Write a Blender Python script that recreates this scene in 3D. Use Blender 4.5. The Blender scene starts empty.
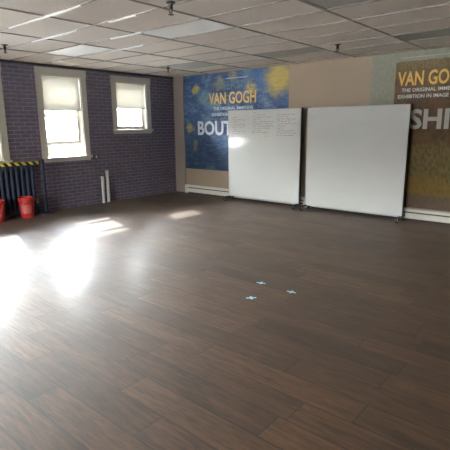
import bpy, bmesh, math, random
from mathutils import Vector, Matrix
random.seed(7)
sc = bpy.context.scene
COL = sc.collection
U = 1.1                                  # room survey unit in metres
BX, MY, H = -7.738*U, 7.352*U, 2.585*U   # brick wall plane, mural wall plane, ceiling height
RX, FY = 3.2*U, -6.2*U                   # far right wall, wall behind the camera

# ------------------------------------------------------------------ nodes
class NT:
    def __init__(s, name):
        s.m = bpy.data.materials.new(name); s.m.use_nodes = True
        s.t = s.m.node_tree; s.t.nodes.clear()
        s.out = s.n('ShaderNodeOutputMaterial')
    def n(s, kind, **kw):
        nd = s.t.nodes.new(kind)
        for k, v in kw.items(): setattr(nd, k, v)
        return nd
    def put(s, sock, v):
        if v is None: return
        if hasattr(v, 'node') : s.t.links.new(v, sock)
        else:
            if isinstance(v, tuple) and len(v) == 3 and sock.type == 'RGBA': v = (*v, 1)
            sock.default_value = v
    def coord(s, scale=(1,1,1), rot=(0,0,0), loc=(0,0,0)):
        tc = s.n('ShaderNodeTexCoord'); mp = s.n('ShaderNodeMapping')
        s.t.links.new(tc.outputs['Object'], mp.inputs[0])
        mp.inputs['Location'].default_value = loc; mp.inputs['Rotation'].default_value = rot; mp.inputs['Scale'].default_value = scale
        return mp.outputs[0]
    def xyz(s, v):
        nd = s.n('ShaderNodeSeparateXYZ'); s.put(nd.inputs[0], v); return nd.outputs
    def comb(s, x, y, z):
        nd = s.n('ShaderNodeCombineXYZ')
        for i, v in enumerate((x, y, z)): s.put(nd.inputs[i], v)
        return nd.outputs[0]
    def noise(s, vec, scale=5, detail=4, rough=.55, dist=0):
        nd = s.n('ShaderNodeTexNoise'); s.put(nd.inputs['Vector'], vec)
        nd.inputs['Scale'].default_value = scale; nd.inputs['Detail'].default_value = detail
        nd.inputs['Roughness'].default_value = rough; nd.inputs['Distortion'].default_value = dist
        return nd.outputs[0]
    def ramp(s, fac, stops, interp='LINEAR'):
        nd = s.n('ShaderNodeValToRGB'); s.put(nd.inputs[0], fac); cr = nd.color_ramp; cr.interpolation = interp
        while len(cr.elements) < len(stops): cr.elements.new(.5)
        for e, (p, c) in zip(cr.elements, stops):
            e.position = p; e.color = (*c, 1) if isinstance(c, tuple) else (c, c, c, 1)
        return nd.outputs[0]
    def mix(s, fac, a, b, mode='MIX'):
        nd = s.n('ShaderNodeMix', data_type='RGBA', blend_type=mode)
        s.put(nd.inputs[0], fac); s.put(nd.inputs[6], a); s.put(nd.inputs[7], b); return nd.outputs[2]
    def math(s, op, a, b=0., c=None, clamp=False):
        nd = s.n('ShaderNodeMath', operation=op); nd.use_clamp = clamp
        s.put(nd.inputs[0], a); s.put(nd.inputs[1], b)
        if c is not None: s.put(nd.inputs[2], c)
        return nd.outputs[0]
    def smooth(s, v, a, b):
        nd = s.n('ShaderNodeMapRange', interpolation_type='SMOOTHSTEP'); s.put(nd.inputs[0], v)
        nd.inputs[1].default_value = a; nd.inputs[2].default_value = b; return nd.outputs[0]
    def bump(s, h, strength=.3, dist=.005):
        nd = s.n('ShaderNodeBump'); s.put(nd.inputs['Height'], h)
        nd.inputs['Strength'].default_value = strength; nd.inputs['Distance'].default_value = dist; return nd.outputs[0]
    def pbr(s, color, rough=.6, metal=0., normal=None, spec=.5, **kw):
        nd = s.n('ShaderNodeBsdfPrincipled')
        s.put(nd.inputs['Base Color'], color); s.put(nd.inputs['Roughness'], rough); s.put(nd.inputs['Metallic'], metal)
        s.put(nd.inputs['Specular IOR Level'], spec)
        if normal is not None: s.put(nd.inputs['Normal'], normal)
        for k, v in kw.items(): s.put(nd.inputs[k.replace('_', ' ')], v)
        s.t.links.new(nd.outputs[0], s.out.inputs[0]); return s.m

def srgb(r, g, b):
    f = lambda c: (c/255/12.92 if c <= 10 else ((c/255+.055)/1.055)**2.4)
    return (f(r), f(g), f(b))

def plain(name, c, rough=.5, metal=0., var=.12, scale=14, spec=.5):
    t = NT(name); v = t.noise(t.coord(), scale, 3)
    col = t.mix(v, tuple(x*(1-var) for x in c), tuple(min(1, x*(1+var)) for x in c))
    return t.pbr(col, rough, metal, spec=spec)

M = {}
# plank floor: boards run along X, 0.215 m wide
def mk_floor():
    t = NT('walnut_vinyl_plank'); c = t.coord()
    o = t.xyz(c); W = .1965*U; L = 1.22
    yy = t.math('DIVIDE', t.math('SUBTRACT', o[1], .79*U), W)
    row = t.math('FLOOR', yy)
    wn = t.n('ShaderNodeTexWhiteNoise', noise_dimensions='1D'); t.put(wn.inputs['W'], row)
    xx = t.math('ADD', t.math('DIVIDE', o[0], L), t.math('MULTIPLY', wn.outputs[0], 7.3))
    colm = t.math('FLOOR', xx)
    wn2 = t.n('ShaderNodeTexWhiteNoise', noise_dimensions='2D'); t.put(wn2.inputs['Vector'], t.comb(row, colm, 0.))
    fy = t.math('FRACT', yy); fx = t.math('FRACT', xx)
    ey = t.math('MULTIPLY', t.math('MINIMUM', fy, t.math('SUBTRACT', 1., fy)), W)
    ex = t.math('MULTIPLY', t.math('MINIMUM', fx, t.math('SUBTRACT', 1., fx)), L)
    seam = t.smooth(t.math('MINIMUM', ex, ey), .001, .0055)
    sh = t.math('MULTIPLY', wn2.outputs[0], 31.)
    gv = t.comb(t.math('ADD', t.math('MULTIPLY', o[0], .9), sh), t.math('ADD', t.math('MULTIPLY', o[1], 9.), sh), 0.)
    g1 = t.noise(gv, 2.6, 6, .68, .6)
    gv2 = t.comb(t.math('ADD', t.math('MULTIPLY', o[0], 5.), sh), t.math('MULTIPLY', o[1], 48.), 0.)
    g2 = t.noise(gv2, 1.5, 4, .65)
    blotch = t.noise(t.comb(t.math('MULTIPLY', o[0], 1.1), t.math('MULTIPLY', o[1], 3.), sh), 1.3, 3)
    col = t.ramp(g1, [(.32, srgb(28, 18, 10)), (.5, srgb(64, 43, 26)), (.68, srgb(100, 71, 45))])
    col = t.mix(.5, col, t.ramp(g2, [(.3, srgb(32, 21, 12)), (.7, srgb(96, 67, 42))]))
    col = t.mix(t.smooth(blotch, .52, .7), col, t.mix(.55, col, srgb(30, 21, 16)))
    tone = t.ramp(wn2.outputs[0], [(0, .54), (1, 1.15)])
    col = t.mix(1., col, tone, 'MULTIPLY')
    col = t.mix(seam, srgb(24, 18, 15), col)
    hgt = t.math('ADD', t.math('MULTIPLY', seam, .8), t.math('ADD', t.math('MULTIPLY', g2, .35), t.math('MULTIPLY', g1, .25)))
    rough = t.math('ADD', .5, t.math('MULTIPLY', t.noise(c, 2.2, 3), .14))
    return t.pbr(col, rough, normal=t.bump(hgt, .3, .002), spec=FLOOR_SPEC, Coat_Weight=.05, Coat_Roughness=.22, Sheen_Weight=.05, Sheen_Roughness=.45, Sheen_Tint=(1., .84, .7, 1.))
FLOOR_SPEC = .45
M['floor'] = mk_floor()

def mk_brick():
    t = NT('dark_brick'); o = t.xyz(t.coord()); v = t.comb(o[1], o[2], 0.)
    b = t.n('ShaderNodeTexBrick'); t.put(b.inputs['Vector'], v)
    b.inputs['Scale'].default_value = 1.; b.inputs['Brick Width'].default_value = .22; b.inputs['Row Height'].default_value = .073
    b.inputs['Mortar Size'].default_value = .006; b.inputs['Mortar Smooth'].default_value = .3; b.inputs['Bias'].default_value = -.1
    b.inputs['Color1'].default_value = (*srgb(108, 96, 106), 1); b.inputs['Color2'].default_value = (*srgb(90, 88, 110), 1)
    b.inputs['Mortar'].default_value = (*srgb(148, 148, 166), 1)
    n = t.noise(v, 3.1, 4); n2 = t.noise(v, 30, 4)
    col = t.mix(t.math('MULTIPLY', n2, .3), b.outputs[0], srgb(66, 60, 74))
    col = t.mix(t.math('MULTIPLY', t.smooth(n, .45, .7), .5), col, srgb(100, 76, 82))
    h = t.math('ADD', t.math('MULTIPLY', b.outputs['Fac'], -1.), t.math('MULTIPLY', n2, .25))
    return t.pbr(col, .75, normal=t.bump(h, .5, .006), spec=.3)
M['brick'] = mk_brick()

def mk_tile():
    t = NT('acoustic_tile'); c = t.coord()
    n = t.noise(c, 90, 3, .7); n2 = t.noise(c, .9, 2)
    col = t.mix(t.smooth(n, .55, .75), srgb(238, 231, 220), srgb(222, 213, 202))
    col = t.mix(t.math('MULTIPLY', n2, .25), col, srgb(228, 218, 204))
    return t.pbr(col, .85, normal=t.bump(n, .15, .003), spec=.2)
M['tile'] = mk_tile()
M['tbar'] = plain('grid_bar_enamel', srgb(166, 159, 150), .6)
M['bar_glint'] = plain('grid_bar_painted_glint', srgb(245, 243, 238), .35)
M['wall'] = plain('tan_wall_paint', srgb(160, 143, 122), .7, var=.04, scale=3, spec=.3)
M['pier'] = plain('taupe_pier_paint', srgb(150, 136, 128), .7, var=.05, scale=3, spec=.3)
M['gap'] = plain('dark_shadow_gap_paint', srgb(40, 36, 40), .8)
M['trimw'] = plain('aged_white_trim_paint', srgb(184, 180, 171), .45, var=.05, scale=6)
M['sash'] = plain('white_sash_paint', srgb(206, 202, 192), .45, var=.05, scale=6)
M['heater'] = plain('cream_heater_enamel', srgb(216, 212, 202), .4, var=.05)
M['heatfin'] = plain('dark_heater_slot', srgb(66, 62, 60), .6)
M['black'] = plain('black_satin_metal', srgb(26, 25, 27), .4)
M['rubber'] = plain('black_rubber', srgb(20, 20, 21), .7)
M['alu'] = plain('brushed_aluminium', srgb(190, 192, 192), .35, metal=.9, var=.05)
M['radiator'] = plain('blue_black_radiator_enamel', srgb(40, 52, 76), .55)
M['postblk'] = plain('blue_black_stanchion_paint', srgb(28, 38, 58), .5)
M['red'] = plain('red_bucket_plastic', srgb(180, 42, 42), .45)
M['redin'] = plain('faded_bucket_label', srgb(190, 96, 90), .6)
M['pvc'] = plain('white_pipe_plastic', srgb(206, 203, 196), .4, var=.06)
M['pipecap'] = plain('dark_pipe_cap', srgb(58, 54, 58), .5)
M['brass'] = plain('tarnished_sprinkler_metal', srgb(40, 38, 36), .45, metal=.4)
M['valve'] = plain('pale_valve_metal', srgb(186, 184, 178), .4, metal=.3)
M['blue'] = plain('pale_blue_tape', srgb(150, 204, 226), .6)
M['wire'] = plain('galvanised_wire', srgb(150, 150, 150), .4, metal=.8)

def mk_glass():
    t = NT('window_glass'); fr = t.n('ShaderNodeFresnel'); fr.inputs[0].default_value = 1.45
    tr = t.n('ShaderNodeBsdfTransparent'); tr.inputs[0].default_value = (.93, .95, .95, 1)
    gl = t.n('ShaderNodeBsdfGlossy'); gl.inputs['Roughness'].default_value = .02
    mx = t.n('ShaderNodeMixShader')
    t.t.links.new(fr.outputs[0], mx.inputs[0]); t.t.links.new(tr.outputs[0], mx.inputs[1]); t.t.links.new(gl.outputs[0], mx.inputs[2])
    t.t.links.new(mx.outputs[0], t.out.inputs[0]); return t.m
M['glass'] = mk_glass()
def mk_shade():
    t = NT('white_shade_fabric'); n = t.noise(t.coord((1, 60, 60)), 4, 2)
    col = t.mix(n, srgb(240, 238, 232), srgb(228, 226, 220))
    d = t.n('ShaderNodeBsdfDiffuse'); tl = t.n('ShaderNodeBsdfTranslucent'); mx = t.n('ShaderNodeMixShader')
    t.put(d.inputs[0], col); t.put(tl.inputs[0], col); mx.inputs[0].default_value = .21
    t.t.links.new(d.outputs[0], mx.inputs[1]); t.t.links.new(tl.outputs[0], mx.inputs[2])
    t.t.links.new(mx.outputs[0], t.out.inputs[0]); return t.m
M['shade'] = mk_shade()
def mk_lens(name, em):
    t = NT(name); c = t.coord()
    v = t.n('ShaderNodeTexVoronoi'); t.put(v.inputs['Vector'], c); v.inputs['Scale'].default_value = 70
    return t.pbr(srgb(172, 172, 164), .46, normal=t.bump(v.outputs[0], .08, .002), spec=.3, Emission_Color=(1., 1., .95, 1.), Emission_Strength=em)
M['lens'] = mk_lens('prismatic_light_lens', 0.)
M['lens_daylight'] = mk_lens('dimly_lit_light_lens', .07)  # weak emission added in place of daylight reflected by the lens
def mk_board():
    t = NT('whiteboard_enamel'); c = t.coord(); n = t.noise(t.coord((1, 1, 3)), 1.7, 4)
    col = t.mix(n, srgb(214, 214, 209), srgb(204, 206, 202))
    return t.pbr(col, t.math('ADD', .07, t.math('MULTIPLY', n, .12)), normal=t.bump(t.noise(c, 1.4, 1), .25, .012), spec=.5)
M['board'] = mk_board()
M['ink'] = plain('faint_marker_ink', srgb(138, 104, 114), .5)
M['inkg'] = plain('faint_green_marker_ink', srgb(160, 180, 110), .5)

def mk_belt():
    t = NT('hazard_stripe_webbing'); o = t.xyz(t.coord())
    f = t.math('FRACT', t.math('DIVIDE', t.math('ADD', o[1], t.math('MULTIPLY', o[2], 1.)), .135))
    s = t.math('GREATER_THAN', f, .5)
    return t.pbr(t.mix(s, srgb(24, 24, 26), srgb(232, 214, 60)), .6)
M['belt'] = mk_belt()

# blue printed panel (generic painted texture), coordinates in metres from its lower left corner
def mk_blue_print():
    t = NT('blue_brushwork_print'); c = t.coord(); o = t.xyz(c); x, z = o[0], o[2]
    n1 = t.noise(t.comb(x, z, 0.), 1.9, 3, .5, .8)
    st = t.noise(t.comb(t.math('MULTIPLY', x, 7.), t.math('MULTIPLY', z, 26.), t.math('MULTIPLY', n1, 3.)), 1., 3, .6, 1.2)
    col = t.ramp(n1, [(.3, srgb(31, 47, 83)), (.46, srgb(47, 76, 121)), (.58, srgb(76, 104, 139)), (.72, srgb(115, 139, 142))])
    col = t.mix(t.math('MULTIPLY', t.smooth(st, .5, .68), .6), col, srgb(133, 153, 158))
    col = t.mix(t.math('MULTIPLY', t.smooth(st, .48, .32), .65), col, srgb(25, 36, 67))
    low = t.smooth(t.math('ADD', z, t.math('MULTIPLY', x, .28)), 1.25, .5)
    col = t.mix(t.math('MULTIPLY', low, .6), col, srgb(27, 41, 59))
    wob = t.math('MULTIPLY', t.math('SUBTRACT', t.noise(c, 5, 3), .5), .35)
    for (cx, cz, r, k) in ((2.78, 2.0, .46, .95), (2.06, 1.85, .2, .8), (.42, 1.9, .15, .8), (.2, 1.02, .15, .75), (1.15, 2.0, .2, .35), (1.55, 2.12, .2, .3), (.36, .55, .14, .35)):
        dv = t.n('ShaderNodeVectorMath', operation='DISTANCE'); t.put(dv.inputs[0], t.comb(x, 0., z)); dv.inputs[1].default_value = (cx, 0, cz)
        d = t.math('ADD', dv.outputs['Value'], wob)
        col = t.mix(t.math('MULTIPLY', t.smooth(d, r, r*.35), k), col, t.mix(t.smooth(st, .4, .6), srgb(185, 160, 76), srgb(198, 182, 112)))
    return t.pbr(col, .6, spec=.3)
M['blueprint'] = mk_blue_print()
def mk_ochre_print():
    t = NT('ochre_brushwork_print'); c = t.coord(); o = t.xyz(c); x, z = o[0], o[2]
    n = t.noise(c, 2.4, 4, .6, .8); n2 = t.noise(t.coord((9, 1, 5)), 2.2, 4, .65)
    dark = t.ramp(t.mix(.5, n, n2), [(.36, srgb(48, 32, 17)), (.5, srgb(84, 58, 28)), (.66, srgb(105, 81, 40))])
    olive = t.ramp(n2, [(.35, srgb(84, 71, 34)), (.65, srgb(121, 104, 59))])
    ochre = t.ramp(n2, [(.35, srgb(108, 82, 28)), (.65, srgb(128, 103, 42))])
    mauve = t.ramp(n2, [(.35, srgb(91, 74, 60)), (.65, srgb(103, 85, 66))])
    wz = t.math('ADD', z, t.math('MULTIPLY', t.math('SUBTRACT', n, .5), .5))
    col = t.mix(t.smooth(wz, 1.2, 1.05), dark, olive)
    col = t.mix(t.smooth(wz, .62, .46), col, ochre)
    col = t.mix(t.smooth(z, .26, .2), col, mauve)
    top = t.smooth(wz, 2.02, 2.45)
    col = t.mix(t.math('MULTIPLY', top, .75), col, t.ramp(n2, [(.4, srgb(75, 71, 42)), (.62, srgb(108, 85, 40))]))
    # pale grey-green border on the left and along the very top
    pale = t.ramp(n2, [(.3, srgb(124, 126, 110)), (.7, srgb(150, 152, 136))])
    pale = t.mix(t.math('MULTIPLY', t.smooth(wz, 2.0, 1.5), .7), pale, srgb(108, 85, 38))
    m = t.math('MAXIMUM', t.math('LESS_THAN', x, .43), t.math('GREATER_THAN', t.math('ADD', z, t.math('MULTIPLY', x, .0)), 2.47))
    col = t.mix(m, col, pale)
    return t.pbr(col, .6, spec=.3)
M['ochreprint'] = mk_ochre_print()
M['gold'] = plain('gold_letter_print', srgb(222, 184, 96), .6, spec=.3)
M['white_letter'] = plain('white_letter_print', srgb(226, 230, 234), .6, spec=.3)
M['grey_letter'] = plain('grey_letter_print', srgb(176, 174, 168), .6, spec=.3)
M['pale_letter'] = plain('pale_letter_print', srgb(206, 214, 222), .6, spec=.3)
M['faint_blue'] = plain('faint_blue_letter_print', srgb(96, 116, 128), .6, spec=.3)
M['faint_brown'] = plain('faint_brown_letter_print', srgb(112, 96, 62), .6, spec=.3)
# outdoors
def mk_ground():
    t = NT('grass_and_bounce_paving'); c = t.coord(); n2 = t.noise(c, 9, 4); o = t.xyz(c)
    g = t.mix(n2, srgb(26, 34, 8), srgb(40, 46, 14))
    edge = t.math('ADD', o[0], t.math('MULTIPLY', t.noise(c, .8, 2), .4))  # pale paving added unseen to bounce daylight up onto the ceiling
    return t.pbr(t.mix(t.math('MAXIMUM', t.math('GREATER_THAN', edge, -27.), t.math('LESS_THAN', o[1], 0.)), g, t.mix(n2, srgb(206, 202, 198), srgb(188, 184, 180))), .95, spec=.1)
M['ground'] = mk_ground()
M['leaf'] = plain('sunlit_leaf', srgb(36, 44, 10), .9, var=.5, spec=.05, scale=6)
M['twig'] = plain('twig_bark', srgb(84, 68, 52), .9)
M['carw'] = plain('white_car_paint', srgb(120, 123, 126), .55, spec=.2)
M['carglass'] = plain('dark_car_glass', srgb(40, 46, 54), .1)

# ------------------------------------------------------------------ mesh helpers
def box(bm, x0, x1, y0, y1, z0, z1, bev=0.):
    r = bmesh.ops.create_cube(bm, size=1)
    for v in r['verts']:
        v.co = Vector(((x0+x1)/2+v.co.x*(x1-x0), (y0+y1)/2+v.co.y*(y1-y0), (z0+z1)/2+v.co.z*(z1-z0)))
    if bev:
        es = {e for v in r['verts'] for e in v.link_edges}
        bmesh.ops.bevel(bm, geom=list(es), offset=bev, segments=2, affect='EDGES', profile=.5)
def tube(bm, p, q, r0, r1=None, seg=16):
    p, q = Vector(p), Vector(q); d = q-p
    mat = Matrix.Translation((p+q)/2) @ d.to_track_quat('Z', 'Y').to_matrix().to_4x4()
    bmesh.ops.create_cone(bm, cap_ends=True, segments=seg, radius1=r0, radius2=r0 if r1 is None else r1, depth=d.length, matrix=mat)
def lathe(bm, prof, seg=32, c=(0, 0, 0)):
    rings = []
    for r, z in prof:
        rings.append([bm.verts.new((c[0]+r*math.cos(2*math.pi*i/seg), c[1]+r*math.sin(2*math.pi*i/seg), c[2]+z)) for i in range(seg)])
    for a, b in zip(rings, rings[1:]):
        for i in range(seg):
            j = (i+1) % seg
            bm.faces.new((a[i], a[j], b[j], b[i]))
    if prof[0][0] > 1e-4: bm.faces.new(list(reversed(rings[0])))
    if prof[-1][0] > 1e-4: bm.faces.new(rings[-1])
def prism(bm, pts, y0, y1):             # outline in XZ extruded along Y
    a = [bm.verts.new((x, y0, z)) for x, z in pts]; b = [bm.verts.new((x, y1, z)) for x, z in pts]
    n = len(pts)
    bm.faces.new(a); bm.faces.new(list(reversed(b)))
    for i in range(n):
        j = (i+1) % n; bm.faces.new((a[j], a[i], b[i], b[j]))
def obj(name, bm, m, parent=None, smooth=False):
    bmesh.ops.recalc_face_normals(bm, faces=bm.faces[:])
    me = bpy.data.meshes.new(name); bm.to_mesh(me); bm.free()
    ms = m if isinstance(m, list) else [m]
    for mm in ms: me.materials.append(mm)
    o = bpy.data.objects.new(name, me); COL.objects.link(o)
    if smooth:
        for p in me.polygons: p.use_smooth = True
        try: me.set_sharp_from_angle(angle=math.radians(38))
        except Exception: pass
    if parent: o.parent = parent
    return o
def nb(): return bmesh.new()
def bx(name, m, a, parent=None, bev=0.):
    b = nb(); box(b, *a, bev); return obj(name, b, m, parent, smooth=bool(bev))
def tag(o, label, cat, group=None):
    o['label'] = label; o['category'] = cat
    if group: o['group'] = group
    return o
def thing(name, label, cat, loc=(0, 0, 0), group=None, rz=0):
    o = bpy.data.objects.new(name, None); COL.objects.link(o); o.location = loc; o.rotation_euler[2] = rz; o.empty_display_size = .1
    return tag(o, label, cat, group)
def struct(o): o['kind'] = 'structure'; return o
def copy_tree(o, parent=None):
    c = o.copy(); COL.objects.link(c); c.parent = parent
    for ch in [k for k in COL.objects if k.parent == o]: copy_tree(ch, c)
    return c

# ------------------------------------------------------------------ windows' places
# (y0, y1, z0, z1) openings in survey units in the brick wall
WIN = {1: (2.58, 3.37, .95, 2.41), 2: (4.16, 4.94, .95, 2.41), 3: (5.725, 6.51, 1.43, 2.38),
       4: (1.03, 1.81, .95, 2.41), 5: (-.52, .26, .95, 2.41), 6: (-2.07, -1.29, .95, 2.41)}
WIN = {k: tuple(q*U for q in v) for k, v in WIN.items()}
# unseen openings added for fill light, (x0, x1, z0, z1) in the wall behind the camera
FILL_WIN = {7: (-4.2, -2.2, .8, 2.4), 8: (-1.5, .5, .8, 2.4)}
FILL_WIN = {k: tuple(q*U for q in v) for k, v in FILL_WIN.items()}
TH = .32
def holed_wall(name, m, a0, a1, z0, z1, holes, place):
    """slab with rectangular openings; place(a, d, z) -> world, d = depth outward"""
    As = sorted({a0, a1, *[h[0] for h in holes], *[h[1] for h in holes]})
    Zs = sorted({z0, z1, *[h[2] for h in holes], *[h[3] for h in holes]})
    solid = lambda i, j: 0 <= i < len(As)-1 and 0 <= j < len(Zs)-1 and not any(h[0] <= (As[i]+As[i+1])/2 <= h[1] and h[2] <= (Zs[j]+Zs[j+1])/2 <= h[3] for h in holes)
    b = nb(); vs = {}
    def v(i, d, j):
        k = (i, d, j)
        if k not in vs: vs[k] = b.verts.new(place(As[i], d, Zs[j]))
        return vs[k]
    for i in range(len(As)-1):
        for j in range(len(Zs)-1):
            if not solid(i, j): continue
            for d in (0., TH): b.faces.new((v(i, d, j), v(i+1, d, j), v(i+1, d, j+1), v(i, d, j+1)))
            for di, dj, e in ((-1, 0, ((i, j), (i, j+1))), (1, 0, ((i+1, j), (i+1, j+1))), (0, -1, ((i, j), (i+1, j))), (0, 1, ((i, j+1), (i+1, j+1)))):
                if not solid(i+di, j+dj):
                    (p, q), (r, s_) = e
                    b.faces.new((v(p, 0., q), v(r, 0., s_), v(r, TH, s_), v(p, TH, q)))
    return struct(obj(name, b, m))
# ------------------------------------------------------------------ shell
HT = H + .3
b = nb(); box(b, BX-TH, RX+TH, FY-TH, MY+TH, -.2, 0); struct(obj('floor', b, M['floor']))
holed_wall('wall_left', M['brick'], FY, MY, 0, HT, list(WIN.values()), lambda a, d, z: (BX-d, a, z))
b = nb(); box(b, BX-TH, RX+TH, MY, MY+TH, 0, HT); struct(obj('wall_back', b, M['wall']))
b = nb(); box(b, RX, RX+TH, FY, MY, 0, HT); struct(obj('wall_right', b, M['wall']))
holed_wall('wall_front', M['wall'], BX-TH, RX+TH, 0, HT, list(FILL_WIN.values()), lambda a, d, z: (a, FY-d, z))
b = nb(); box(b, BX, BX+.31*U, MY-.035, MY, 0, H); struct(obj('trim_1', b, M['pier']))
b = nb(); box(b, BX, BX+.014, FY, MY-.035, H-.035, H); struct(obj('shadow_strip', b, M['gap']))  # dark strip, the shadow line under the ceiling put into paint

# ceiling: lay-in tiles and grid bars, openings for the light panels
PX, PY = 1.1*U, .565*U
X0, Y0 = -6.68*U, 3.645*U
LIGHTS = [(0, 0), (2, 0), (4, 0), (0, 4), (2, 4), (4, 4)]
b = nb()
box(b, BX-TH, RX+TH, FY-TH, MY+TH, H+.2, H+.3)
ix0, ix1 = math.floor((BX-X0)/PX), math.ceil((RX-X0)/PX); iy0, iy1 = math.floor((FY-Y0)/PY), math.ceil((MY-Y0)/PY)
for i in range(ix0, ix1):
    for j in range(iy0, iy1):
        if (i, j) in LIGHTS: continue
        xa, xb = max(BX, X0+i*PX), min(RX, X0+(i+1)*PX); ya, yb = max(FY, Y0+j*PY), min(MY, Y0+(j+1)*PY)
        if xb-xa < .02 or yb-ya < .02: continue
        h = [H+.004+random.uniform(0, .006) for _ in range(4)]
        q = [(xa, ya), (xb, ya), (xb, yb), (xa, yb)]
        lo = [b.verts.new((*p, hh)) for p, hh in zip(q, h)]; hi = [b.verts.new((*p, H+.03)) for p in q]
        b.faces.new(lo); b.faces.new(list(reversed(hi)))
        for k in range(4): b.faces.new((lo[k], hi[k], hi[(k+1) % 4], lo[(k+1) % 4]))
nt = len(b.faces)
for i in range(ix0+1, ix1): x = X0+i*PX; box(b, x-.011, x+.011, FY, MY, H-.004, H+.012)
for j in range(iy0+1, iy1): y = Y0+j*PY; box(b, BX, RX, y-.009, y+.009, H-.002, H+.011)
ng = len(b.faces)
# sagging grid bars with the window glint put into their bright colour
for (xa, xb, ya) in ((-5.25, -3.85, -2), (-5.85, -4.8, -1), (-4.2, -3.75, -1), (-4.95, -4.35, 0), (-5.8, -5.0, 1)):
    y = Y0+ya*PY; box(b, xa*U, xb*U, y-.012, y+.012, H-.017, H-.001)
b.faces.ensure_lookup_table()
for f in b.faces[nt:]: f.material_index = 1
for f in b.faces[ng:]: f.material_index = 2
struct(obj('ceiling', b, [M['tile'], M['tbar'], M['bar_glint']]))

# ------------------------------------------------------------------ windows
def window(n, y0, y1, z0, z1, raised=0., split=.5, cut=True):
    w = bpy.data.objects.new('window_%d' % n, None); COL.objects.link(w); struct(w)
    w.location = (BX, (y0+y1)/2, z0); hw = (y1-y0)/2; h = z1-z0; cw = .105*U; e = .002
    b = nb()                                             # casing
    box(b, e, .025, -hw-cw, -hw, -.0, h+.12*U); box(b, e, .025, hw, hw+cw, 0, h+.12*U)
    box(b, e, .032, -hw-cw-.012, hw+cw+.012, h, h+.125*U, .004)
    obj('casing', b, M['trimw'], w)
    b = nb(); box(b, -.1, .06, -hw-cw-.03, hw+cw+.03, -.02, .022, .005)
    for v in b.verts:                                    # horn fits the opening inside the wall
        if v.co.x < 0: v.co.y = max(-hw, min(hw, v.co.y))
    box(b, e, .02, -hw-cw, hw+cw, -.075, -.02); obj('sill', b, M['trimw'], w)
    b = nb(); t_ = .02                                    # jamb lining
    box(b, -.3, e, -hw, -hw+t_, .0, h); box(b, -.3, e, hw-t_, hw, .0, h); box(b, -.3, e, -hw+t_, hw-t_, h-t_, h); box(b, -.31, -.1, -hw, hw, -.0, .022)
    obj('jamb', b, M['sash'], w)
    def sash(xc, za, zb):
        b = nb(); r = .055; a = hw-.021
        box(b, xc-.018, xc+.018, -a, -a+r, za, zb); box(b, xc-.018, xc+.018, a-r, a, za, zb)
        box(b, xc-.018, xc+.018, -a+r, a-r, za, za+.075); box(b, xc-.018, xc+.018, -a+r, a-r, zb-.045, zb)
        s = obj('sash', b, M['sash'], w)
        b = nb(); box(b, xc-.002, xc+.002, -a+r, a-r, za+.075, zb-.045); obj('pane', b, M['glass'], s)
    sash(-.165, h*split, h-.021)
    sash(-.115, .023+raised, h*split+.04+raised)
    return w
def shade(y0, y1, z0, z1, zb, label):
    s = thing('roller_shade', label, 'window shade', (BX-.035, (y0+y1)/2, zb), 'white roller shades'); hw = (y1-y0)/2-.022; h = z1-zb-.03
    b = nb(); tube(b, (0, -hw+.01, h-.012), (0, hw-.01, h-.012), .02); obj('roller', b, M['shade'], s, True)
    b = nb(); box(b, .016, .018, -hw+.004, hw-.004, .0, h-.012); obj('fabric', b, M['shade'], s)
    b = nb(); box(b, .011, .023, -hw+.003, hw-.003, -.012, .012, .003); obj('hem_bar', b, M['sash'], s, True)
    return s
SH = {1: (.95, 1.7, 'white roller shade of the window cut off by the photo\'s left edge'),
      2: (1.81, 1.8, 'white roller shade over the upper half of the taller whole window'),
      3: (1.885, 1.88, 'white roller shade in the small high window nearest the corner')}
for n, (y0, y1, z0, z1) in WIN.items():
    if n == 3: window(n, y0, y1, z0, z1, 0.)
    elif n == 2: window(n, y0, y1, z0, z1, .215*U)
    else: window(n, y0, y1, z0, z1, .0)
    zb = {1: 1.75*U, 2: 1.81*U, 3: 1.885*U}.get(n)
    if zb: shade(y0, y1, z0, z1, zb, SH[n][2])
for n, (x0, x1, z0, z1) in FILL_WIN.items():                 # plain fixed windows added for fill light behind the camera
    w = bpy.data.objects.new('window_%d' % n, None); COL.objects.link(w); struct(w); w.location = ((x0+x1)/2, FY, z0)
    hw, h = (x1-x0)/2, z1-z0
    b = nb()
    for (a0, a1, c0, c1) in ((-hw, -hw+.06, 0, h), (hw-.06, hw, 0, h), (-.03, .03, .06, h-.06), (-hw+.06, hw-.06, 0, .06), (-hw+.06, hw-.06, h-.06, h)):
        box(b, a0, a1, -.18, -.12, c0, c1)
    obj('sash', b, M['sash'], w)
    b = nb(); box(b, -hw+.06, hw-.06, -.152, -.148, .06, h-.06); obj('pane', b, M['glass'], w)
    b = nb(); c = .1
    box(b, -hw-c, -hw, .002, .025, -c, h+c); box(b, hw, hw+c, .002, .025, -c, h+c); box(b, -hw, hw, .002, .025, h, h+c); box(b, -hw, hw, .002, .05, -c, 0)
    obj('casing', b, M['trimw'], w)

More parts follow.
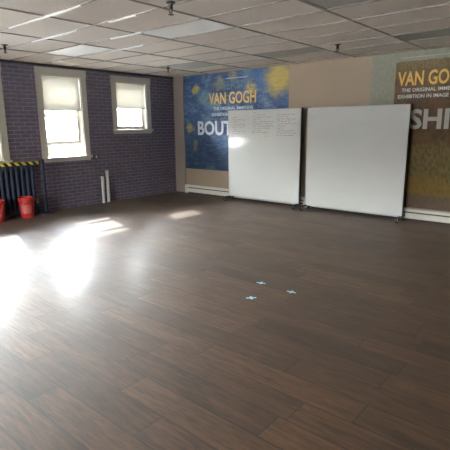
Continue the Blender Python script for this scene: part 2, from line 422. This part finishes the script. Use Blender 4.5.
# ------------------------------------------------------------------ ceiling fittings
LL = {(0, 0): 'pale ceiling light panel, reflected daylight added as glow, nearest the tall window',
      (2, 0): 'largest pale dimly glowing ceiling light panel, near the photo\'s top centre',
      (4, 0): 'unlit ceiling light panel cut off by the photo\'s top edge',
      (0, 4): 'unlit ceiling light panel above the small window by the blue mural',
      (2, 4): 'dark unlit ceiling light panel above the blue mural\'s yellow corner',
      (4, 4): 'dark unlit ceiling light panel above the brown mural'}
first = None
for (i, j) in LIGHTS:
    x, y = X0+(i+.5)*PX, Y0+(j+.5)*PY
    if first is None:
        r = thing('ceiling_light', LL[(i, j)], 'ceiling light', (x, y, H), 'fluorescent light panels in the ceiling grid'); hx, hy = PX/2-.011, PY/2-.01
        b = nb(); f = .022
        box(b, -hx, hx, -hy, -hy+f, -.001, .02); box(b, -hx, hx, hy-f, hy, -.001, .02); box(b, -hx, -hx+f, -hy+f, hy-f, -.001, .02); box(b, hx-f, hx, -hy+f, hy-f, -.001, .02)
        obj('frame', b, M['tbar'], r)
        b = nb(); box(b, -hx+f, hx-f, -hy+f, hy-f, .006, .012); obj('lens', b, M['lens'], r)
        b = nb(); box(b, -hx, hx, -hy, hy, .02, .11); obj('housing', b, M['tbar'], r); first = r
    else:
        r = copy_tree(first); r.location = (x, y, H); r['label'] = LL[(i, j)]
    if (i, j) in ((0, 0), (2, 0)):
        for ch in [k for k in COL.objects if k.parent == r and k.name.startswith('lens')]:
            ch.material_slots[0].link = 'OBJECT'; ch.material_slots[0].material = M['lens_daylight']
    else:
        for ch in [k for k in COL.objects if k.parent == r and k.name.startswith('lens')]:
            ch.material_slots[0].link = 'OBJECT'; ch.material_slots[0].material = M['lens']
def sprinkler(x, y, label):
    r = thing('sprinkler_head', label, 'sprinkler', (x, y, H), 'sprinkler heads under the ceiling'); r.scale = (1.2, 1.2, 1.2)
    b = nb(); lathe(b, [(.038, 0), (.036, -.006), (.018, -.012)], 24); obj('escutcheon', b, M['brass'], r, True)
    b = nb(); lathe(b, [(.016, -.002), (.016, -.05), (.012, -.055)], 16); obj('body', b, M['brass'], r, True)
    b = nb()
    for s in (-1, 1):
        tube(b, (s*.014, 0, -.05), (s*.018, 0, -.072), .004, seg=8); tube(b, (s*.018, 0, -.072), (0, 0, -.094), .004, seg=8)
    obj('yoke', b, M['brass'], r, True)
    b = nb(); tube(b, (0, 0, -.05), (0, 0, -.092), .004, seg=10); obj('bulb', b, M['red'], r, True)
    b = nb(); lathe(b, [(.006, -.09), (.024, -.093), (.024, -.096), (.004, -.1)], 20); obj('deflector', b, M['brass'], r, True)
sprinkler(-6.35*U, 2.95*U, 'dark sprinkler head near the photo\'s left edge above the radiator')
sprinkler(-3.17*U, 3.0*U, 'dark sprinkler head at the photo\'s top edge, nearest the camera')
sprinkler(-6.5*U, 6.03*U, 'dark sprinkler head beside the light panel near the wall corner')
sprinkler(-3.05*U, 6.0*U, 'dark sprinkler head above the right whiteboard')

# ------------------------------------------------------------------ baseboard heater along the mural wall
def heater(xa, xb, label):
    ht = thing('baseboard_heater', label, 'heater', ((xa+xb)/2, MY, 0), 'baseboard heaters along the mural wall'); l = (xb-xa)/2
    b = nb()
    prism_pts = [(-.002, .205), (-.05, .205), (-.066, .192), (-.066, .15), (-.06, .15), (-.06, .186), (-.046, .198), (-.002, .198)]
    def ext(bm, pts, a0, a1):
        A = [bm.verts.new((a0, y, z)) for y, z in pts]; B = [bm.verts.new((a1, y, z)) for y, z in pts]; n = len(pts)
        bm.faces.new(A); bm.faces.new(list(reversed(B)))
        for i in range(n): bm.faces.new((A[i], A[(i+1) % n], B[(i+1) % n], B[i]))
    ext(b, prism_pts, -l, l); obj('hood', b, M['heater'], ht)
    b = nb(); ext(b, [(-.066, .03), (-.07, .034), (-.07, .118), (-.058, .128), (-.054, .124), (-.064, .114), (-.064, .03)], -l, l); obj('front_panel', b, M['heater'], ht)
    b = nb(); box(b, -l, l, -.012, -.002, .0, .198); obj('back_plate', b, M['heatfin'], ht)
    b = nb(); box(b, -l+.1, l-.1, -.05, -.014, .05, .11); tube(b, (-l+.02, -.03, .08), (l-.02, -.03, .08), .011); obj('fin_tube', b, M['heatfin'], ht)
    for s in (-1, 1):
        b = nb(); a = sorted((s*l, s*(l-.07))); box(b, a[0]-.001, a[1]+.001, -.074, -.002, 0, .21, .004); obj('end_cap', b, M['heater'], ht, True)
heater(-7.41*U, -4.2*U, 'white baseboard heater under the blue mural, running behind the left whiteboard')
heater(-4.19*U, 1.2*U, 'white baseboard heater under the brown mural, running behind the right whiteboard')

# ------------------------------------------------------------------ printed wall panels
def lettering(parent, text, x0, x1, z0, z1, m, y=-.0045, bold=.0, name='lettering'):
    cu = bpy.data.curves.new('t', 'FONT'); cu.body = text; cu.offset = bold; cu.extrude = .02; cu.resolution_u = 3
    to = bpy.data.objects.new('t', cu); COL.objects.link(to)
    dg = bpy.context.evaluated_depsgraph_get(); me = bpy.data.meshes.new_from_object(to.evaluated_get(dg))
    bpy.data.objects.remove(to); bpy.data.curves.remove(cu)
    xs = [v.co.x for v in me.vertices]; ys = [v.co.y for v in me.vertices]
    a, c, d, e = min(xs), max(xs), min(ys), max(ys)
    for v in me.vertices:
        x, z, k = v.co.x, v.co.y, v.co.z
        v.co = (x0+(x-a)/(c-a)*(x1-x0), y-(.0012 if k > 0 else 0.), z0+(z-d)/(e-d)*(z1-z0))
    me.name = name; me.materials.clear(); me.materials.append(m)
    o = bpy.data.objects.new(name, me); COL.objects.link(o); o.parent = parent
    return o
mx0, mz0 = -7.43, .56
bl = thing('wall_mural', 'blue brushwork wall mural with gold and white lettering beside the brick wall', 'mural', (mx0*U, MY, mz0*U))
W1, H1 = (7.43-4.68)*U, H-mz0*U-.004
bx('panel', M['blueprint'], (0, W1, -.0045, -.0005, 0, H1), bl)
def L1(text, xa, xb, za, zb, m, bold=0.): lettering(bl, text, (xa-mx0)*U, (xb-mx0)*U, (za-mz0)*U, (zb-mz0)*U, m, bold=bold)
L1('IMMERSIVE', -6.62, -5.5, 2.235, 2.40, M['faint_blue'])
L1('VAN GOGH', -6.68, -5.43, 1.95, 2.19, M['gold'], .022)
L1('THE ORIGINAL IMMERSIVE', -6.55, -5.5, 1.83, 1.895, M['pale_letter'], .018)
L1('EXHIBITION IN IMAGE TOTALE', -6.6, -5.4, 1.71, 1.775, M['pale_letter'], .018)
L1('BOUTIQUE', -7.02, -5.2, 1.255, 1.615, M['white_letter'], .03)
bx('rule_line', M['pale_letter'], ((-6.2-mx0)*U, (-5.65-mx0)*U, -.0055, -.004, (2.445-mz0)*U, (2.458-mz0)*U), bl)

nx0, nz0 = -3.11, .2
br = thing('wall_mural', 'brown and ochre wall mural with gold lettering behind the right whiteboard', 'mural', (nx0*U, MY, nz0*U))
bx('panel', M['ochreprint'], (0, 3.3*U, -.0045, -.0005, 0, H-nz0*U-.004), br)
def L2(text, xa, xb, za, zb, m, bold=0.): lettering(br, text, (xa-nx0)*U, (xb-nx0)*U, (za-nz0)*U, (zb-nz0)*U, m, bold=bold)
L2('IMMERSIVE', -2.64, -1.7, 2.33, 2.46, M['faint_brown'])
L2('VAN GOGH', -2.68, -1.66, 2.085, 2.30, M['gold'], .022)
L2('THE ORIGINAL IMMERSIVE', -2.61, -1.72, 1.995, 2.05, M['pale_letter'], .018)
L2('EXHIBITION IN IMAGE TOTALE', -2.66, -1.62, 1.9, 1.955, M['pale_letter'], .018)
L2('SHI', -2.455, -1.88, 1.43, 1.735, M['grey_letter'], .03)
bx('rule_line', M['grey_letter'], ((-2.66-nx0)*U, (-1.0-nx0)*U, -.0055, -.004, (2.495-nz0)*U, (2.508-nz0)*U), br)

# ------------------------------------------------------------------ mobile whiteboards
BY = 7.1*U
def whiteboard(xa, xb, z0, z1, label):
    r = thing('mobile_whiteboard', label, 'whiteboard', ((xa+xb)/2, BY, 0), 'mobile whiteboards'); w = (xb-xa)/2; f = .012
    bx('writing_surface', M['board'], (-w+f, w-f, 0, .014, z0+f, z1-f), r)
    b = nb()
    box(b, -w, -w+f, -.003, .022, z0, z1); box(b, w-f, w, -.003, .022, z0, z1); box(b, -w+f, w-f, -.003, .022, z0, z0+f); box(b, -w+f, w-f, -.003, .022, z1-f, z1)
    obj('frame', b, M['alu'], r)
    for s in (-1, 1):
        xp = s*(w-.022)
        bx('upright', M['black'], (xp-.022, xp+.022, .024, .074, .07, z1+.01), r, .004)
        fo = bx('foot', M['black'], (xp-.022, xp+.022, -.2, .165, .073, .098), r, .005)
        for yy in (-.17, .13):
            b = nb(); tube(b, (xp-.012, yy, .036), (xp+.012, yy, .036), .036, seg=24); c = obj('caster', b, M['rubber'], r, True)
            b = nb(); box(b, xp-.017, xp-.0125, yy-.012, yy+.012, .026, .07); box(b, xp+.0125, xp+.017, yy-.012, yy+.012, .026, .07); box(b, xp-.017, xp+.017, yy-.014, yy+.014, .0685, .073)
            obj('fork', b, M['alu'], c)
    b = nb(); box(b, -w-.01, w+.01, .03, .068, .3, .34); obj('crossbar', b, M['black'], r)
    return r, w
L, wL = whiteboard(-5.935*U, -4.255*U, .085*U, 1.805*U, 'left whiteboard on wheels with faint handwriting, in front of the blue mural')
R, wR = whiteboard(-4.125*U, -2.375*U, .075*U, 1.805*U, 'right blank whiteboard on wheels, in front of the brown mural')
def scribble(bm, x, z, w, h):                            # one illegible handwritten word
    n = max(2, int(w/.022)); p = None
    for k in range(n+1):
        q = (x+w*k/n+random.uniform(-.003, .003), z+random.uniform(0, h))
        if p:
            d = Vector((q[0]-p[0], q[1]-p[1])); nn = Vector((-d.y, d.x)).normalized()*.0032
            vs = [bm.verts.new((a[0]+s*nn.x, yv, a[1]+s*nn.y)) for yv in (-.0012, .0) for a, s in ((p, 1), (p, -1), (q, -1), (q, 1))]
            bm.faces.new(vs[:4]); bm.faces.new(vs[4:])
            for i in range(4): j = (i+1) % 4; bm.faces.new((vs[i], vs[j], vs[4+j], vs[4+i]))
        p = q
b = nb()
for (xa, xb, za, zb, rows) in ((-.25, .12, 1.86, 1.92, 2), (-.82, -.42, 1.42, 1.82, 9), (-.28, .28, 1.5, 1.82, 8), (.34, .84, 1.45, 1.86, 10)):
    for k in range(rows):
        z = zb-(zb-za)*k/max(1, rows-1)*.999; x = xa+random.uniform(0, .05)
        while x < xb-.06:
            w = random.uniform(.04, .13); scribble(b, x, z, min(w, xb-x), .022); x += w+.02
            if random.random() < .12: break
obj('marker_handwriting', b, M['ink'], L)
b = nb()
for k in range(5): scribble(b, .0+random.uniform(0, .05), 1.62-.05*k, .14, .025)
obj('green_marker_handwriting', b, M['inkg'], L)

# ------------------------------------------------------------------ radiator, stanchion, buckets by the windows
ra = thing('radiator', 'dark ribbed cast radiator under the leftmost window', 'radiator', (BX+.068, 0, 0))
sy0, sy1, ns = 2.15*U, 3.84*U, 19
dy = (sy1-sy0)/ns
for k in range(ns):
    y = sy0+dy*(k+.5); b = nb()
    for px in (-.026, .026):
        tube(b, (px, y, .08), (px, y, .95), .033, seg=14)
    b2 = [( -.05, .06), (.05, .06), (.05, .15), (-.05, .15)]
    prism(b, b2, y-dy*.47, y+dy*.47)
    arc = [(.05*math.cos(a), .94+.05*math.sin(a)) for a in [math.pi*i/10 for i in range(11)]]
    prism(b, [(.05, .88)]+arc+[(-.05, .88)], y-dy*.47, y+dy*.47)
    if k in (0, ns-1):
        for px in (-.045, .045): tube(b, (px, y, 0), (px, y, .07), .014, .018, 10)
    obj('section', b, M['radiator'], ra, True)
b = nb(); yv = sy1+.034
tube(b, (-.02, sy1-.01, .14), (-.02, yv+.01, .14), .014); tube(b, (-.02, yv, .0), (-.02, yv, .15), .013)
obj('supply_pipe', b, M['radiator'], ra, True)
b = nb(); lathe(b, [(.016, .15), (.024, .155), (.024, .19), (.012, .2), (.012, .215), (.03, .218), (.03, .24), (.01, .245)], 20, (-.02, yv, .05)); obj('valve', b, M['valve'], ra, True)

stx = BX+.215
def stanchion(y, label):
    s = thing('stanchion', label, 'barrier post', (stx, y, 0), 'belt barrier posts')
    b = nb(); lathe(b, [(.14, 0), (.14, .012), (.13, .024), (.06, .036), (.045, .05)], 40); obj('base', b, M['postblk'], s, True)
    b = nb(); tube(b, (0, 0, .04), (0, 0, .98), .034, seg=28); obj('post', b, M['postblk'], s, True)
    b = nb(); lathe(b, [(.034, .95), (.046, .955), (.046, 1.055), (.04, 1.065), (.0005, 1.067)], 28); obj('head', b, M['postblk'], s, True)
    return s
s1 = stanchion(3.94*U, 'black belt post standing right of the radiator, yellow-striped belt pulled left')
b = nb(); L_ = 2.25*U
box(b, -.0015, .0015, -L_, -.05, .97, 1.025); obj('belt', b, M['belt'], s1)
bx('belt_end_clip', M['postblk'], (-.008, .008, -.07, -.045, .955, 1.04), s1, .003)
stanchion(3.94*U-L_-.046, 'black belt post beyond the photo\'s left edge, holding the belt\'s end')

def bucket(x, y, label, rz):
    k = thing('red_bucket', label, 'bucket', (x, y, 0), 'red buckets in front of the radiator', rz)
    b = nb(); lathe(b, [(.108, 0), (.112, .006), (.135, .31), (.146, .312), (.146, .33), (.138, .332), (.139, .37), (.145, .372), (.145, .384), (.134, .384), (.104, .012), (.0005, .01)], 40)
    obj('pail', b, M['red'], k, True)
    b = nb()
    n = 10; A = []
    for i in range(n+1):
        a = -.75+1.5*i/n
        for zz in (.09, .25):
            r = .112+(zz-.006)/.304*.023+.0018; A.append(b.verts.new((r*math.cos(a), r*math.sin(a), zz)))
    for i in range(n): b.faces.new((A[2*i], A[2*i+2], A[2*i+3], A[2*i+1]))
    obj('label_patch', b, M['redin'], k, True)
    b = nb(); pr = None
    for i in range(17):
        a = math.pi*i/16; q = (.155*math.cos(a)*1., .15*math.sin(a)*.55+.0, .322-.14*math.sin(a))
        q = (.156*math.cos(a), -.156*math.sin(a), .322-.2*math.sin(a)*.6)
        if pr: tube(b, pr, q, .003, seg=8)
        pr = q
    obj('bail_handle', b, M['wire'], k, True)
    return k
bucket(BX+.285, 3.56*U, 'red plastic bucket standing nearest the black belt post', math.radians(-30))
bucket(BX+.285, 3.06*U, 'red plastic bucket cut off by the photo\'s left edge', math.radians(-30))

# white pipes by the brick wall
def pipe(y, x, h, r, label):
    p = thing('capped_pipe', label, 'pipe', (x, y, 0), 'white capped pipes at the brick wall')
    b = nb(); lathe(b, [(r, 0), (r, h)], 24); obj('tube', b, M['pvc'], p, True)
    b = nb(); lathe(b, [(r+.006, h-.02), (r+.006, h+.004), (r*.8, h+.012), (.0005, h+.013)], 24); obj('cap', b, M['pvc'], p, True)
    b = nb(); lathe(b, [(r+.02, .0), (r+.02, .006), (r+.004, .012), (r+.0005, .012)], 24); obj('floor_flange', b, M['pipecap'], p, True)
pipe(5.36*U, BX+.07, .7, .038, 'taller of two white upright pipes against the brick wall')
pipe(5.235*U, BX+.085, .58, .036, 'shorter white upright pipe against the brick wall, left of the taller one')
hk = thing('shade_cord_cleat', 'small dark cord cleat on the brick at the tall window\'s sill corner', 'cleat', (BX, 5.12*U, .93*U))
bx('plate', M['pipecap'], (.001, .012, -.03, .03, -.045, .045), hk, .004)
b = nb(); tube(b, (.01, 0, .0), (.045, 0, .0), .009); tube(b, (.045, 0, -.04), (.045, 0, .04), .009); obj('horn', b, M['pipecap'], hk, True)
b = nb(); tube(b, (.055, .03, -.02), (.055, .03, .03), .014); obj('cord_end', b, M['valve'], hk, True)

# blue tape crosses on the floor
for (x, y, a, lab) in ((-2.43, 3.39, .3, 'blue tape mark on the floor farthest from the camera'),
                       (-2.27, 3.02, .8, 'blue tape mark on the floor nearest the camera'),
                       (-2.07, 3.37, .1, 'blue tape mark on the floor, rightmost of the three')):
    b = nb(); box(b, -.05, .05, -.012, .012, .0002, .0012); box(b, -.012, .012, -.035, .035, .0012, .002)
    o = tag(obj('tape_mark', b, M['blue']), lab, 'tape', 'blue tape marks on the floor'); o.location = (x*U, y*U, 0); o.rotation_euler[2] = a

# ------------------------------------------------------------------ outdoors
GZ = -.5
b = nb(); box(b, -300, 120, -300, 200, GZ-.3, GZ); box(b, -.2, .2, -.2, .2, GZ-.31, GZ-.3); struct(obj('ground', b, M['ground']))
def shrub(x, y, h, label, seed):
    rd = random.Random(seed); s = thing('garden_shrub', label, 'shrub', (x, y, GZ), 'shrubs outside the tall window')
    b = nb(); t2 = nb()
    for k in range(9):
        a = rd.uniform(0, 6.28); l = rd.uniform(.7, 1)*h; e = Vector((math.cos(a)*.45*h*rd.random(), math.sin(a)*.45*h*rd.random(), l))
        tube(t2, (0, 0, 0), e*.85, .014, .006, 6)
        for q in range(70):
            f = rd.uniform(.2, 1.05); c = e*f+Vector((rd.gauss(0, .13*h), rd.gauss(0, .13*h), rd.gauss(0, .08*h)))
            c.z = max(.06, c.z)
            u = Vector((rd.gauss(0, 1), rd.gauss(0, 1), rd.gauss(0, .6))).normalized(); w = u.orthogonal().normalized(); sz = rd.uniform(.04, .08)
            v = [b.verts.new(c+u*sz), b.verts.new(c+w*sz*.45), b.verts.new(c-u*sz), b.verts.new(c-w*sz*.45)]; b.faces.new(v)
    obj('foliage', b, M['leaf'], s); obj('stems', t2, M['twig'], s)
# seen through the gap under the raised sash
shrub(-28.4, 15.2, 1.0, 'yellow-green shrub outside, left in the gap under the raised sash', 3)
shrub(-28.2, 17.5, 1.05, 'yellow-green shrub outside, right in the gap under the raised sash', 5)
car = thing('parked_car', 'white car parked outside, between the shrubs beyond the raised sash', 'car', (-42., 24.2, GZ), rz=math.radians(62))
b = nb(); prism(b, [(-2.1, .3), (2.1, .3), (2.15, .62), (1.95, .82), (1.1, .92), (.55, 1.38), (-1.1, 1.42), (-1.75, .98), (-2.15, .9), (-2.18, .5)], -.86, .86)
obj('body', b, M['carw'], car)
b = nb(); prism(b, [(1.0, .93), (.52, 1.33), (-1.05, 1.36), (-1.6, .98)], -.87, -.861); prism(b, [(1.0, .93), (.52, 1.33), (-1.05, 1.36), (-1.6, .98)], .861, .87); obj('side_windows', b, M['carglass'], car)
for x in (-1.35, 1.35):
    for y in (-.8, .8):
        b = nb(); tube(b, (x, y-.11, .32), (x, y+.11, .32), .32, seg=24); obj('wheel', b, M['rubber'], car, True)
# ------------------------------------------------------------------ light
SKY, SUN = 70., 5.5
w = bpy.data.worlds.new('overcast_sky'); sc.world = w; w.use_nodes = True
nt_ = w.node_tree; bg = nt_.nodes['Background']
tc = nt_.nodes.new('ShaderNodeTexCoord'); sp = nt_.nodes.new('ShaderNodeSeparateXYZ'); cr = nt_.nodes.new('ShaderNodeValToRGB')
nt_.links.new(tc.outputs['Generated'], sp.inputs[0]); nt_.links.new(sp.outputs[2], cr.inputs[0]); nt_.links.new(cr.outputs[0], bg.inputs[0])
cr.color_ramp.elements[0].position = .05; cr.color_ramp.elements[0].color = (.085, .087, .09, 1)
cr.color_ramp.elements[1].position = .17; cr.color_ramp.elements[1].color = (.42, .425, .43, 1)
e_ = cr.color_ramp.elements.new(.4); e_.color = (.94, .97, 1, 1)
e_ = cr.color_ramp.elements.new(1.); e_.color = (.74, .83, 1, 1)
bg.inputs[1].default_value = SKY
sl = bpy.data.lights.new('sun', 'SUN'); sl.energy = SUN; sl.angle = math.radians(.8); sl.color = (1, .93, .82)
so = bpy.data.objects.new('sun', sl); COL.objects.link(so); so.rotation_euler = Vector((1.36, -.42, -1)).to_track_quat('-Z', 'Y').to_euler(); so.location = (-20, 10, 20)
def portal(loc, sx, sy, d):
    l = bpy.data.lights.new('window_portal', 'AREA'); l.shape = 'RECTANGLE'; l.size = sx; l.size_y = sy; l.cycles.is_portal = True
    o = bpy.data.objects.new('window_portal', l); COL.objects.link(o); o.location = loc; o.rotation_euler = Vector(d).to_track_quat('-Z', 'Z').to_euler()
for (y0, y1, z0, z1) in WIN.values(): portal((BX-TH-.01, (y0+y1)/2, (z0+z1)/2), y1-y0, z1-z0, (1, 0, 0))
for (x0, x1, z0, z1) in FILL_WIN.values(): portal(((x0+x1)/2, FY-TH-.01, (z0+z1)/2), x1-x0, z1-z0, (0, 1, 0))

# ------------------------------------------------------------------ camera
cd = bpy.data.cameras.new('camera'); cam = bpy.data.objects.new('camera', cd); COL.objects.link(cam); sc.camera = cam
cd.sensor_width = 36; cd.lens = 36*448.3/450; cd.clip_start = .05; cd.clip_end = 300
fwd = Vector((-0.63305143, 0.74358312, -0.21524412)); up = Vector((-0.13330427, 0.16918536, 0.97652767)); rt = fwd.cross(up).normalized(); up = rt.cross(fwd)
cam.matrix_world = Matrix(((rt.x, up.x, -fwd.x, 0), (rt.y, up.y, -fwd.y, 0), (rt.z, up.z, -fwd.z, 1.5*U), (0, 0, 0, 1)))
sc.view_settings.view_transform = 'Standard'; sc.view_settings.look = 'None'; sc.view_settings.exposure = 1.6; sc.view_settings.gamma = 1
sc.view_settings.use_curve_mapping = False
sc.cycles.max_bounces = 12; sc.cycles.diffuse_bounces = 7; sc.cycles.transparent_max_bounces = 12; sc.cycles.sample_clamp_indirect = 6
